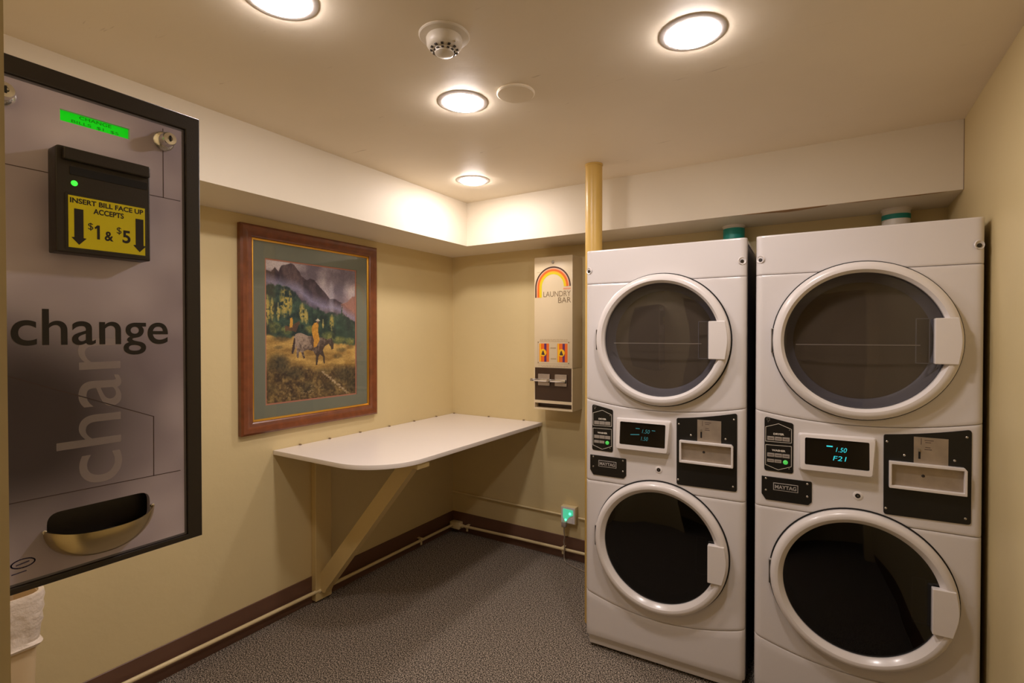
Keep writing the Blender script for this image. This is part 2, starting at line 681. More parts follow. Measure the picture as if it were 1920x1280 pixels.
# floor to ceiling pipe
t = thing('standpipe', 'yellow painted vertical pipe beside the left washer and dryer stack', 'pipe', (1.3815, -.60, 0))
obj('pipe', tube(B(), [(0, 0, 0), (0, 0, HC)], .0425, 32), M['yellow'], t)
obj('ceiling_collar', lathe(B(), [(.0435, 0), (.045, 0), (.045, .006), (.0435, .008)], (0, 0, HC), (0, 0, -1), 32, True), M['yellow'], t)


# ------------------------------------------------------------------ washer and dryer stacks
MW, MH, MD = .684, 1.851, .64
FR = Plane((0, 0, 0), (1, 0, 0), (0, 0, 1))       # local front plane, normal towards the room (-y)
DRY_C, WSH_C = (.345, 1.440), (.341, .541)


def front_y(x, r=.022):
    """plan of the front: flat with rounded vertical edges"""
    d = min(x, MW - x)
    if d >= r:
        return 0.0
    return r - math.sqrt(max(0, r * r - (r - d) ** 2))


def skin(name, zb, zt, m, parent, hole=None, depth=.05, x0=0, x1=MW, bz=.0055, label=None):
    """front panel whose bottom and top edges follow zb(x), zt(x); rounded lips; quads inside the door circle left out"""
    bm = B()
    xs = [0, .0008, .003, .007, .013, .022]
    nx = 76
    xs = xs + [.022 + (MW - .044) * i / nx for i in range(1, nx)] + [MW - v for v in reversed(xs)]
    nz = 64 if hole else 6
    cols = []
    for x in xs:
        y = front_y(x)
        b, t_ = zb(x), zt(x)
        col = [(x, depth, b), (x, y + bz, b), (x, y + bz * .3, b + bz * .3), (x, y, b + bz)]
        for k in range(1, nz):
            col.append((x, y, b + bz + (t_ - b - 2 * bz) * k / nz))
        col += [(x, y, t_ - bz), (x, y + bz * .3, t_ - bz * .3), (x, y + bz, t_), (x, depth, t_)]
        cols.append([bm.verts.new(p) for p in col])
    for a, b in zip(cols, cols[1:]):
        for k in range(len(a) - 1):
            q = (a[k], b[k], b[k + 1], a[k + 1])
            if hole:
                cx = sum(v.co.x for v in q) / 4
                cz = sum(v.co.z for v in q) / 4
                if math.hypot(cx - hole[0], cz - hole[1]) < .258 and all(v.co.y < .03 for v in q):
                    continue
            bm.faces.new(q)
    bm.faces.new(list(reversed(cols[0])))
    bm.faces.new(cols[-1])
    return obj(name, bm, m, parent, smooth=25)


def arc(z_end, sag, x):
    return z_end - sag * (1 - ((x - MW / 2) / (MW / 2)) ** 2)


def screw(x, z, r, parent, h=.0015, m='steel'):
    bm = B()
    lathe(bm, [(0, .0), (r, .0), (r, .0008), (r * .6, .0022), (0, .0026)], (x, -h, z), (0, -1, 0), 14)
    return obj('screw', bm, M[m], parent)


def machine(m0, label, lcd_bright, top, digits, lcd_m):
    c, s = math.cos(.0296), math.sin(.0296)
    t = thing('stacked_washer_dryer', label, 'washer and dryer', (1.4314 + m0 * c, -.8149 + m0 * s, 0), .0296)
    # steel cabinet, open at the front
    bm = B()
    e = .004
    box(bm, e, e + .012, .045, MD, .03, MH - .004)
    box(bm, MW - e - .012, MW - e, .045, MD, .03, MH - .004)
    box(bm, e + .012, MW - e - .012, .045, MD, MH - .016, MH - .004)
    box(bm, e + .012, MW - e - .012, .045, MD, .03, .045)
    box(bm, e + .012, MW - e - .012, MD - .012, MD, .045, MH - .016)
    box(bm, e + .012, MW - e - .012, .06, MD - .02, .95, .99)
    obj('cabinet', bm, M['sheet'], t)
    G = .0004
    obj('top_lid', box(B(), 0, MW, .05, MD, MH - .02, MH, .006, 3), M['enamel'], t)
    p = skin('top_panel', lambda x: 1.6965 + G, lambda x: MH, M['enamel'], t, DRY_C)
    skin('dryer_front', lambda x: arc(1.166, .036, x) + G, lambda x: 1.6965 - G, M['enamel'], t, DRY_C)
    cp = skin('control_panel', lambda x: .787 + G, lambda x: arc(1.166, .036, x) - G, M['enamel'], t, WSH_C)
    skin('washer_front', lambda x: arc(.272, .060, x) + G, lambda x: .787 - G, M['enamel'], t, WSH_C)
    skin('lower_panel', lambda x: .062, lambda x: arc(.272, .060, x) - G, M['enamel'], t, None)
    obj('kick_plate', box(B(), .012, MW - .012, .022, .06, .012, .064, .003, 1), M['enamel'], t)
    for fx in (.03, MW - .05):
        for fy in (.06, MD - .06):
            obj('foot', lathe(B(), [(0, 0), (.018, 0), (.018, .008), (.008, .012), (.008, .031), (0, .031)], (fx + .01, fy, 0), (0, 0, 1), 16), M['rust'], t)
    # scooped screw recesses on the top panel
    for x in (.017, MW - .017):
        bm = B()
        sgn = 1 if x < .3 else -1
        y0 = front_y(x) if True else 0
        lathe(bm, [(.0165, .001), (.0145, .0045), (.010, .002), (.0085, .0005)], (x, y0 + .002, 1.758), (-.45 * sgn, -1, 0), 24)
        r_ = obj('screw_recess', bm, M['enamel2'], p)
        bm = B()
        lathe(bm, [(0, .004), (.0068, .0035), (.0068, 0), (0, 0)], (x, y0 + .001, 1.756), (-.45 * sgn, -1, 0), 16)
        obj('screw_head', bm, M['blackp'], p)

    # ---- doors
    def door(kind, cx, cz, gr, glass_m, inner):
        n_ = 'dryer_door' if kind == 'dryer' else 'washer_door'
        bm = B()
        gp = gr
        prof = [(.276, -.01), (.283, .002), (.284, .018), (.2805, .030), (.272, .0375), (.263, .0405), (.2545, .040), (gp + .0035, .031), (gp, .026), (gp, .008), (.25, -.01)]
        if kind == 'washer':
            prof = [(.276, -.01), (.283, .002), (.284, .018), (.2805, .030), (.273, .0375), (.265, .040), (.256, .038), (gp + .003, .024), (gp, .019), (gp, .008), (.25, -.01)]
        lathe(bm, prof, (cx, 0, cz), (0, -1, 0), 96, True)
        d = obj(n_, bm, M['enamel2'], t, smooth=30)
        bm = B()
        lathe(bm, [(.2845, -.004), (.2885, .0005), (.2885, .003), (.2835, .0035)], (cx, 0, cz), (0, -1, 0), 96, True)
        obj('door_gasket', bm, M['blackgap'], d)
        bm = B()
        lathe(bm, [(0, .022), (gr * .5, .0215), (gr * .85, .018), (gr + .004, .012), (gr + .004, .009), (gr * .85, .015), (gr * .5, .0185), (0, .019)], (cx, 0, cz), (0, -1, 0), 96)
        obj('door_glass', bm, glass_m, d)
        bm = B()
        if kind == 'dryer':
            lathe(bm, [(.244, .004), (.243, 0), (.222, -.045), (.214, -.05)], (cx, 0, cz), (0, -1, 0), 64)
            obj('inner_rim', bm, M['dark_inner'], d)
            obj('inner_window', lathe(B(), [(0, -.055), (.1, -.054), (.215, -.048), (.215, -.06), (0, -.065)], (cx, 0, cz), (0, -1, 0), 64), M['dark_inner2'], d)
            obj('glass_ledge', box(B(), cx - .205, cx + .17, -.008, -.005, cz - .0165, cz - .0135), M['greybtn'], d)
        else:
            lathe(bm, [(.25, .002), (.243, -.01), (.225, -.045), (.12, -.075), (0, -.08)], (cx, 0, cz), (0, -1, 0), 64)
            obj('inner_bowl', bm, inner, d)
            # bright door-boot screws glinting behind the glass
        # latch pocket behind the glass, left of the handle
        bm = B()
        x1 = cx + .212
        x0 = x1 - .055
        for (a0, a1, b0, b1) in ((x0, x1, cz - .078, cz - .0755), (x0, x1, cz + .0755, cz + .078), (x0, x0 + .0025, cz - .078, cz + .078), (x0 + .037, x0 + .0395, cz - .078, cz + .078)):
            box(bm, a0, a1, -.006, .0, b0, b1)
        obj('latch_pocket', bm, M['latch'], d)
        # handle
        hx0 = .548
        hz = cz + (-.012 if kind == 'washer' else 0)
        pl = [(hx0, hz - .077), (.603 if hz != cz else .611, hz - .078), (.623, hz), (.611, hz + .078), (hx0, hz + .077)]
        hd = plate('door_handle', [rpoly(pl, [.004, .003, .3, .003, .004], 6)], FR, .018, .0445, M['enamel2'], d, bev=.0025)
        # hinge in a notch of the rim
        bm = B()
        box(bm, cx - .2895, cx - .279, -.014, .002, cz - .047, cz + .047, .002, 1)
        obj('hinge', bm, M['greybtn'], d)
        bm = B()
        box(bm, cx - .2865, cx - .2825, -.0185, -.0135, cz - .045, cz + .045, .001, 1)
        obj('hinge_gap', bm, M['blackp'], d)
        return d

    door('dryer', DRY_C[0], DRY_C[1], .2445, M['smoke_glass'], None)
    door('washer', WSH_C[0], WSH_C[1], .2395, M['dark_glass'], M['washer_inner'])

    # ---- keypad
    kp = plate('keypad', [rpoly([(.034, .930), (.134, .928), (.134, 1.121), (.034, 1.142)], .010)], FR, -.002, .0022, M['black'], t, bev=.0006)
    bm = B()
    stroke(bm, [(.0385, 1.0445), (.0385, 1.1010), (.083, 1.1165), (.1275, 1.0985), (.1275, 1.0455)], .0016, FR, .002, .0027, True)
    stroke(bm, [(.0385, 1.0310), (.1275, 1.0325), (.1275, .9545), (.083, .9370), (.0385, .9525)], .0016, FR, .002, .0027, True)
    obj('outline', bm, M['white_ink'], kp)
    text('dryer_lettering', 'DRYER', .012, .084, 1.0725, FR, .0026, M['white_ink'], kp, bold=.0005, fit=(.037, .0075))
    text('washer_lettering', 'WASHER', .012, .084, 1.0085, FR, .0026, M['white_ink'], kp, bold=.0005, fit=(.047, .0075))
    rows = [(1.050, 1.0655, .0435, .1225, 3), (.9855, 1.0005, .0435, .1225, 3), (.9640, .9765, .0435, .0945, 2)]
    for z0, z1, xa, xb, n in rows:
        wdt = (xb - xa) / n
        for k in range(n):
            bm = B()
            box(bm, xa + wdt * k + .0008, xa + wdt * (k + 1) - .0008, -.0042, -.002, z0, z1, .0006, 1)
            obj('button', bm, M['greybtn'], kp)
            if lcd_bright:
                bb = B()
                stroke(bb, [(xa + wdt * k + .006, (z0 + z1) / 2), (xa + wdt * (k + 1) - .006, (z0 + z1) / 2)], .0018, FR, .0041, .0045)
                obj('button_mark', bb, M['line_ink'], kp)
    bm = B()
    lathe(bm, [(0, .002), (.0085, .002), (.0085, .0045), (.006, .0062), (0, .0068)], (.1075, 0, .969), (0, -1, 0), 20)
    obj('start_light', bm, M['green_led'], kp)
    for (x, z) in ((.047, 1.1215), (.121, 1.0945), (.045, .950), (.120, .9455)):
        screw(x, z, .0026, kp, .002)
    bm = B()
    stroke(bm, [(.0425, 1.128), (.0525, 1.126), (.0525, 1.134), (.0425, 1.136)], .0007, FR, .002, .0026, True)
    obj('keypad_symbol', bm, M['greybtn'], kp)

    # ---- maker's plate
    bp_ = plate('badge_plate', [rpoly([(.025, .838), (.040, .8155), (.184, .8155), (.196, .829), (.196, .906), (.025, .907)], [.004, .004, .006, .006, .006, .002])], FR, -.002, .0035, M['black'], t, bev=.0012)
    plate('badge', [rrect(.066, .151, .857, .886, .001)], FR, .0034, .0045, M['silver'], bp_, bev=.0003)
    plate('badge_field', [rrect(.0685, .1485, .8595, .8835, .0005)], FR, .0044, .0048, M['black'], bp_)
    text('badge_lettering', 'MAYTAG', .02, .1085, .8645, FR, .0049, M['silver'], bp_, bold=.0005, fit=(.073, .0145), t=.0008)
    for (x, z) in ((.040, .8985), (.040, .853), (.181, .896), (.181, .848)):
        screw(x, z, .0038, bp_, .0032)

    # ---- display housing
    bm = B()
    outer = [(.150, .945), (.388, .945), (.396, 1.094), (.148, 1.090)]
    outer = rpoly(outer, .010, 4)
    mid = rpoly([(.158, .957), (.380, .957), (.390, 1.087), (.156, 1.086)], .009, 4)
    inn = rpoly([(.1725, .9755), (.3725, .9755), (.3725, 1.0755), (.1725, 1.0755)], .006, 4)
    rings = []
    for lp, ys in ((outer, (.004, .004, .004)), (mid, (-.022, -.030, -.022)), (inn, (-.030, -.026, -.022)), (inn, (-.024, -.02, -.016))):
        ring = []
        for (x, z) in lp:
            u = (z - .945) / .149
            y = ys[0] + (ys[2] - ys[0]) * u
            if lp is not outer and lp is not inn:
                y = -.032 + .018 * u
            elif lp is inn:
                y = (-.034 + .018 * u) if ys[0] == -.030 else (-.027 + .018 * u)
            ring.append(bm.verts.new((x, y, z)))
        rings.append(ring)
    for a, b in zip(rings, rings[1:]):
        n = len(a)
        for k in range(n):
            bm.faces.new((a[k], a[(k + 1) % n], b[(k + 1) % n], b[k]))
    dh = obj('display_housing', bm, M['enamel2'], t, smooth=40)
    # scooped underside below the housing
    bm = B()
    lo = rpoly([(.158, .905), (.372, .905), (.390, .947), (.150, .947)], .010, 4)
    a_, b_ = [], []
    for (x, z) in lo:
        u = max(0, min(1, (z - .905) / .042))
        a_.append(bm.verts.new((x, -.0005 - .014 * u * u, z)))
        b_.append(bm.verts.new((x, .006, z)))
    n = len(lo)
    for k in range(n):
        bm.faces.new((a_[k], a_[(k + 1) % n], b_[(k + 1) % n], b_[k]))
    bm.faces.new(a_)
    # screen, tilted with the housing
    bm.free()
    zc = .945
    so = Vector((0, -.027 - .018 * 0, 0))
    tilt = Vector((0, .018 / .149, 1)).normalized()
    SP = Plane((0, -.027 - .018 * (.945 / .149) + .0, 0), (1, 0, 0), tilt)
    k_ = math.sqrt(1 + (.018 / .149) ** 2)

    def tz(z):
        return z * k_
    plate('display_screen', [rrect(.173, .372, tz(.976), tz(1.075), .006)], SP, -.004, .0012, M['screen'], dh)
    dm = M[lcd_m]
    text('price_digits', top, .03, .288, tz(1.0315), SP, .0016, dm, dh, fit=(.034, .0165), shear=.25, bold=-.0002)
    text('status_digits', digits, .03, .283, tz(1.000), SP, .0016, dm, dh, fit=(.042 if lcd_bright else .030, .0165), shear=.15, bold=-.0002)
    marks = [(.244, 1.0495, .259, 1.0495, .0045 if lcd_bright else .003)]
    if not lcd_bright:
        marks += [(.222, 1.021, .258, 1.024, .0035), (.315, 1.046, .327, 1.0455, .0028)]
    for xa, za, xb, zb_, wd in marks:
        obj('status_mark', stroke(B(), [(xa, tz(za)), (xb, tz(zb_))], wd, SP, .0012, .0018), dm, dh)

    # ---- key lock
    kl = obj('key_lock', lathe(B(), [(0, -.002), (.0155, -.002), (.0155, .001), (.0125, .0028), (.0085, .003), (.0085, .0015), (0, .0015)], (.340, 0, .876), (0, -1, 0), 32), M['enamel2'], t)
    obj('lock_barrel', lathe(B(), [(0, .001), (.0082, .001), (.0078, .0035), (.004, .004), (.0035, .002), (0, .002)], (.340, 0, .876), (0, -1, 0), 24), M['blackp'], kl)
    obj('keyway', lathe(B(), [(0, .0025), (.0028, .0025), (.002, .004), (0, .0045)], (.340, 0, .876), (0, -1, 0), 12), M['steel'], kl)

    # ---- coin plate
    ar = [(.653 - (.653 - .415) * k / 10, arc(1.166, .036, .653 - (.653 - .415) * k / 10) - .014 - .010 * (k / 10)) for k in range(11)]
    lp = [(.416, .824), (.653, .8275)] + ar
    rr = [.010, .010, .012] + [0] * 9 + [.008]
    co = plate('coin_plate', [rpoly(lp, rr, 4)], FR, -.002, .003, M['black'], t, bev=.0008)
    cs = plate('coin_slot_plate', [rrect(.500, .593, 1.012, 1.108, 0)], FR, .0028, .0042, M['dullmetal'], co, bev=.0004)
    plate('coin_slot', [rrect(.5125, .5185, 1.033, 1.058, .001)], FR, .0041, .0048, M['blackgap'], co)
    obj('slot_guide', box(B(), .5125, .5165, -.010, -.004, 1.0585, 1.070, .001, 1), M['steel'], co)
    bm = B()
    stroke(bm, [(.520, 1.083), (.520, 1.104)], .0014, FR, .0041, .0046)
    for (z, xa, xb) in ((1.098, .530, .553), (1.091, .532, .546), (1.074, .532, .544), (1.067, .530, .548)):
        stroke(bm, [(xa, z), (xb, z)], .0018, FR, .0041, .0046)
    obj('instruction_print', bm, M['line_ink'], co)
    tr = plate('coin_tray', [rpoly([(.430, .924), (.640, .924), (.640, 1.009), (.633, 1.018), (.430, 1.018)], .003), rpoly([(.4375, .9335), (.6325, .9335), (.6325, 1.008), (.4375, 1.008)], .002)], FR, .002, .021, M['enamel2'], co, bev=.0015)
    bm = B()
    box(bm, .437, .633, -.0045, -.0025, .933, 1.009)
    obj('tray_back', bm, M['dullmetal'], tr)
    obj('tray_lock', lathe(B(), [(0, .004), (.005, .004), (.005, .006), (.0035, .0068), (0, .0055)], (.526, 0, .975), (0, -1, 0), 16), M['blackp'], tr)
    for (x, z) in ((.4245, 1.083), (.6405, 1.119), (.474, 1.040), (.6095, 1.0375), (.4225, .846), (.6385, .8465)):
        screw(x, z, .0038, co, .0028)
    return t


machine(0, 'left white stack of dryer over washer, beside the yellow pipe, with a dim display', False, '1.50', '1.50', 'cyandim')
machine(.7175, 'right white stack of dryer over washer, nearest the right wall, with a bright cyan display', True, '1.50', 'F21', 'cyan')


# ------------------------------------------------------------------ dryer exhaust ducts
def duct(x, label, r, bands, kx):
    y = -.072
    t = thing('exhaust_duct', label, 'exhaust duct', (x, y, 1.45), 0, 'dryer exhaust ducts')
    obj('pipe', tube(B(), [(0, 0, 0), (0, 0, ZS - 1.45)], r, 32), M['pvc'], t)
    for z0, z1 in bands:
        obj('tape', tube(B(), [(0, 0, z0 - 1.45), (0, 0, z1 - 1.45)], r + .0012, 32), M['teal'], t)
    obj('collar', lathe(B(), [(r, 0), (r + .004, 0), (r + .004, .008), (r, .010)], (0, 0, ZS - 1.45), (0, 0, -1), 32, True), M['pvc'], t)
    return t


duct(1.962, 'white duct with wide teal tape rising behind the left dryer', .052, [(1.90, 2.026)], 0)
duct(2.657, 'white duct with a narrow teal tape band rising behind the right dryer', .054, [(1.992, 2.014)], 0)

# ------------------------------------------------------------------ folding table on the left and back wall
TZ = .876
t = thing('folding_table', 'white laminate wall table with a rounded corner on tan timber brackets', 'table', (0, 0, 0))
UPP = Plane((0, 0, 0), (1, 0, 0), (0, 1, 0))
R_ = .27
D_ = .762
L_ = 1.461
pts = [(.002, -.002), (D_, -.002)]
for k in range(17):
    a = k / 16 * PI / 2
    pts.append((D_ - R_ + R_ * math.cos(a), -(L_ - R_) - R_ * math.sin(a)))
pts = [(D_, -.002)] + pts[2:] + [(.002, -L_)] + [(.002, -.002)]
plate('tabletop', [pts], UPP, TZ - .022, TZ, M['laminate'], t, bev=.001)
obj('post', box(B(), .001, .040, -1.240, -1.135, .012, TZ - .0225, .003, 1), M['wood_paint'], t)
# diagonal brace, 45 degree timber
bm = B()
prof = [(.040, .075), (.055, .055), (.075, .060), (.090, .085), (.742, TZ - .0225), (.640, TZ - .0225), (.040, .160)]
va = [bm.verts.new((x, -1.210, z)) for x, z in prof]
vb = [bm.verts.new((x, -1.165, z)) for x, z in prof]
bm.faces.new(va)
bm.faces.new(vb)
for k in range(len(prof)):
    bm.faces.new((va[k], va[(k + 1) % len(prof)], vb[(k + 1) % len(prof)], vb[k]))
obj('brace', bm, M['wood_paint'], t)
obj('cleat', box(B(), .700, .752, -1.215, -1.13, TZ - .052, TZ - .0225, .002, 1), M['wood_paint'], t)
obj('wall_batten', box(B(), .03, .735, -.022, -.001, TZ - .062, TZ - .0225, .002, 1), M['wood_paint'], t)
for (px, py) in ((.008, -1.31), (.008, -1.12), (.008, -.90), (.008, -.66), (.008, -.43), (.008, -.20), (.02, -.012), (.33, -.008), (.62, -.008)):
    obj('wall_clip', box(B(), px - .006, px + .007, py - .005, py + .006, TZ, TZ + .007, .002, 1), M['tan_ink'], t)

# ------------------------------------------------------------------ conduits
t = thing('floor_conduit', 'cream painted conduit running just above the floor along the left and back walls', 'conduit', (0, 0, 0))
obj('left_run', tube(B(), [(.034, YF + .002, .093), (.034, -1.2, .064), (.034, -.05, .056)], .0095, 14), M['cream'], t)
obj('back_run', tube(B(), [(.06, -.034, .058), (.6, -.034, .068), (1.42, -.034, .072)], .0095, 14), M['cream'], t)
obj('corner_box', box(B(), .014, .100, -.058, -.008, .034, .082, .004, 2), M['cream'], t)
obj('coupling', tube(B(), [(.098, -.034, .058), (.122, -.034, .058)], .014, 14), M['cream'], t)
for (x, y, ax) in ((.034, -1.212, 0), (.034, -.392, 0), (.158, -.034, 1), (.934, -.034, 1)):
    bm = B()
    z = .062
    if ax == 0:
        tube(bm, [(x, y - .011, z), (x, y + .011, z)], .0125, 14)
        box(bm, .006, .03, y - .009, y + .009, z + .006, z + .012)
        box(bm, x - .004, x + .004, y - .006, y + .006, z - .034, z)
    else:
        z = .060 if x < .5 else .0705
        tube(bm, [(x - .011, y, z), (x + .011, y, z)], .0125, 14)
        box(bm, x - .009, x + .009, -.03, -.006, z + .006, z + .012)
        box(bm, x - .006, x + .006, y - .004, y + .004, z - .032, z)
    obj('pipe_strap', bm, M['cream'], t)

t = thing('wall_conduit', 'thin cream pipe running low across the back wall to the outlet', 'conduit', (0, 0, 0))
obj('pipe', tube(B(), [(.002, -.012, .292), (.92, -.012, .284)], .0065, 12), M['cream'], t)
obj('pipe', tube(B(), [(1.034, -.012, .283), (1.5, -.012, .28)], .0065, 12), M['cream'], t)

t = thing('power_outlet', 'small surface mounted outlet box glowing green, on the back wall', 'outlet', (.974, 0, .300))
obj('box', box(B(), -.052, .052, -.042, -.001, -.055, .055, .004, 2), M['cream'], t)
BK = Plane((0, 0, 0), (1, 0, 0), (0, 0, 1))
plate('cover_plate', [rrect(-.048, .048, -.051, .051, .004)], BK, .0425, .0455, M['enamel2'], t, bev=.001)
plate('socket_face', [rpoly([(-.034, -.018), (-.012, -.040), (.010, -.010), (.038, .004), (.036, .038), (-.034, .040)], .006)], BK, .0455, .0475, M['gfci'], t)
obj('night_light', lathe(B(), [(0, 0), (.007, 0), (.007, .003), (0, .005)], (-.014, -.047, -.030), (0, -1, 0), 16), M['gfci2'], t)
obj('night_light', lathe(B(), [(0, 0), (.009, 0), (.008, .003), (0, .005)], (.016, -.047, .012), (0, -1, 0), 16), M['gfci2'], t)
plate('cover_tab', [rrect(.020, .034, -.046, -.014, .002)], BK, .0455, .0475, M['enamel2'], t)

t = thing('power_cord', 'thin grey cord hanging from the glowing outlet to the floor', 'cord', (0, 0, 0))  # power cord from the outlet, along the floor to the left machine
obj('plug', box(B(), .940, .972, -.074, -.048, .228, .262, .004, 2), M['greybtn'], t)
pts = [(.956, -.060, .232), (.955, -.062, .20), (.958, -.060, .16), (.951, -.056, .13), (.957, -.058, .10), (.955, -.058, .06), (.956, -.060, .03), (.965, -.066, .010), (1.0, -.085, .005), (1.1, -.12, .005), (1.25, -.15, .005), (1.40, -.16, .005)]
cur = bpy.data.curves.new('c', 'CURVE')
cur.dimensions = '3D'
cur.bevel_depth = .0038
sp_ = cur.splines.new('BEZIER')
sp_.bezier_points.add(len(pts) - 1)
for i, p in enumerate(pts):
    sp_.bezier_points[i].co = p
    sp_.bezier_points[i].handle_left_type = sp_.bezier_points[i].handle_right_type = 'AUTO'
me = bake(cur, Plane((0, 0, 0), (1, 0, 0), (0, 1, 0)), 0)
me.materials.clear()
link('cable', me, M['dullmetal'], t, smooth=60)

# ------------------------------------------------------------------ laundry product dispenser
X0, X1, Z0, Z1, DD = .782, 1.053, .987, 1.958, .147
t = thing('vending_dispenser', 'tall beige laundry supplies dispenser with a rainbow arch on the back wall', 'dispenser', (0, 0, 0))
DP = Plane((0, -DD, 0), (1, 0, 0), (0, 0, 1))
bm = B()
box(bm, X0, X1, -DD, -.001, 1.253, Z1, .005, 2)
box(bm, X0, X0 + .006, -DD, -.001, Z0, 1.253)
box(bm, X1 - .006, X1, -DD, -.001, Z0, 1.253)
box(bm, X0 + .006, X1 - .006, -DD, -.001, Z0, Z0 + .010)
box(bm, X0 + .006, X1 - .006, -.01, -.001, Z0 + .01, 1.253)
box(bm, X0 + .006, X1 - .006, -DD, -.1, 1.028, 1.046)
obj('housing', bm, M['vanilla'], t)
box(bm := B(), X0 + .006, X1 - .006, -.1, -.012, Z0 + .010, 1.03)
obj('chute', bm, M['brownp'], t)
bp2 = obj('coin_panel', box(B(), X0 + .0065, X1 - .0065, -DD + .001, -.10, 1.0465, 1.2525, .001, 1), M['brownp'], t)
for (xa, xb) in ((.814, .897), (.933, 1.016)):
    mm = plate('coin_mechanism', [rrect(xa, xb, 1.141, 1.214, .003)], DP, -.001, .006, M['dullmetal'], bp2, bev=.001)
    bm = B()
    box(bm, xa - .034, xb - .004, -DD - .020, -DD - .006, 1.166, 1.184, .004, 2)
    obj('slide', bm, M['chrome'], mm)
    bm = B()
    tube(bm, [(xa - .034, -DD - .012, 1.175), (xa - .036, -DD - .03, 1.177)], .010, 14)
    obj('slide_knob', bm, M['chrome'], mm)
    plate('slot_opening', [rpoly([(xb - .030, 1.166), (xb - .002, 1.160), (xb - .002, 1.184), (xb - .016, 1.172)], .002)], DP, .0058, .0066, M['blackgap'], mm)
bm = B()
lathe(bm, [(0, 0), (.010, 0), (.010, .004), (.006, .007), (0, .007)], (.917, -DD, 1.921), (0, -1, 0), 20)
obj('lock', bm, M['steel'], t)
# rainbow arch: four bands, long left leg, short right leg
cx, cz = .9155, 1.765


def band(r0, r1, m, nm):
    n = 32
    o_, i_ = [], []
    for k in range(n + 1):
        a = PI - PI * k / n
        o_.append((cx + r1 * math.cos(a), cz + 1.03 * r1 * math.sin(a)))
        i_.append((cx + r0 * math.cos(a), cz + 1.03 * r0 * math.sin(a)))
    lp = [(cx - r1, 1.701)] + o_ + list(reversed(i_)) + [(cx - r0, 1.701)]
    plate(nm, [lp], DP, 0, .0008, m, arch)


arch = plate('arch_print', [[(cx - .1255, 1.701)] + [(cx + .1255 * math.cos(PI - PI * k / 32), cz + 1.03 * .1255 * math.sin(PI - PI * k / 32)) for k in range(33)] + [(cx + .1165 * math.cos(PI * k / 32), cz + 1.03 * .1165 * math.sin(PI * k / 32)) for k in range(33)] + [(cx - .1165, 1.701)]], DP, 0, .0008, M['dkbrown'], t)
band(.108, .114, M['pink_ink'], 'arch_band')
band(.096, .108, M['orange'], 'arch_band')
band(.086, .096, M['amber'], 'arch_band')
band(.078, .086, M['yel_label'], 'arch_band')
for zz in (1.752, 1.746):
    plate('price_sticker', [rrect(.990, 1.040, zz, zz + .004, 0)], DP, .0002, .001, M['pink_ink'], t)
text('laundry_lettering', 'LAUNDRY', .05, .945, 1.7035, DP, .0008, M['tan_ink'], t, fit=(.190, .034), bold=-.0003)
text('bar_lettering', 'BAR', .05, .9985, 1.663, DP, .0008, M['tan_ink'], t, fit=(.088, .034), bold=-.0003)
bm = B()
for (z, xa, xb) in ((1.862, .805, .845), (1.434, .825, 1.018), (1.426, .825, 1.018), (1.268, .815, 1.028), (1.262, .84, 1.0)):
    x = xa
    random.seed(int(z * 1000))
    while x < xb - .006:
        l = random.uniform(.008, .022)
        stroke(bm, [(x, z), (min(xb, x + l), z)], .0022, DP, 0, .0007)
        x += l + .006
obj('small_print', bm, M['faint_ink'], t)
bm = B()
stroke(bm, [(.808, 1.280), (1.033, 1.280), (1.033, 1.420), (.808, 1.420)], .0012, DP, 0, .0006, True)
obj('label_border', bm, M['faint_ink'], t)
for xa in (.820, .949):
    pk = plate('product_picture', [rrect(xa, xa + .070, 1.292, 1.408, 0)], DP, 0, .0007, M['orange'], t)
    plate('picture_stripe', [rrect(xa + .036, xa + .052, 1.292, 1.408, 0)], DP, .0006, .0010, M['purple'], pk)
    plate('picture_stripe', [rrect(xa + .003, xa + .012, 1.292, 1.408, 0)], DP, .0006, .0010, M['amber'], pk)
    plate('picture_disc', [circ(xa + .028, 1.350, .0235)], DP, .0009, .0014, M['amber'], pk)
    plate('picture_mark', [rpoly([(xa + .015, 1.336), (xa + .042, 1.334), (xa + .034, 1.352), (xa + .030, 1.366), (xa + .022, 1.356)], .003)], DP, .0013, .0017, M['line_ink'], pk)
for (z, xa, xb) in ((1.380, .903, .935), (1.312, .906, .936)):
    obj('price_print', stroke(B(), [(xa, z), (xb, z)], .008, DP, 0, .0007), M['faint_ink'], t)
for (x, z) in ((.812, 1.415), (1.026, 1.415), (.812, 1.286), (1.026, 1.286)):
    obj('rivet', lathe(B(), [(0, 0), (.0035, 0), (.0025, .002), (0, .0025)], (x, -DD, z), (0, -1, 0), 10), M['tan_ink'], t)

# ------------------------------------------------------------------ framed picture
Y0, Y1, PZ0, PZ1 = -1.640, -.779, .976, 1.997
t = thing('framed_picture', 'walnut framed western print of a rider on horseback, above the folding table', 'picture', (0, 0, 0))
WP = Plane((0, 0, 0), (0, 1, 0), (0, 0, 1))
bm = B()
prof = [(0, 0), (0, .024), (.010, .031), (.024, .030), (.040, .024), (.054, .026), (.060, .022), (.062, .014), (.062, 0)]
corners = [(Y0, PZ0, 1, 1), (Y1, PZ0, -1, 1), (Y1, PZ1, -1, -1), (Y0, PZ1, 1, -1)]
rings = []
for (y, z, sy_, sz_) in corners:
    rings.append([bm.verts.new((.001 + d, y + sy_ * i, z + sz_ * i)) for i, d in prof])
for a in range(4):
    b = (a + 1) % 4
    for k in range(len(prof)):
        k2 = (k + 1) % len(prof)
        bm.faces.new((rings[a][k], rings[a][k2], rings[b][k2], rings[b][k]))
obj('frame', bm, M['wood'], t, smooth=20)
bm = B()
prof = [(.062, .012), (.062, .019), (.066, .020), (.071, .014), (.071, .010)]
rings = []
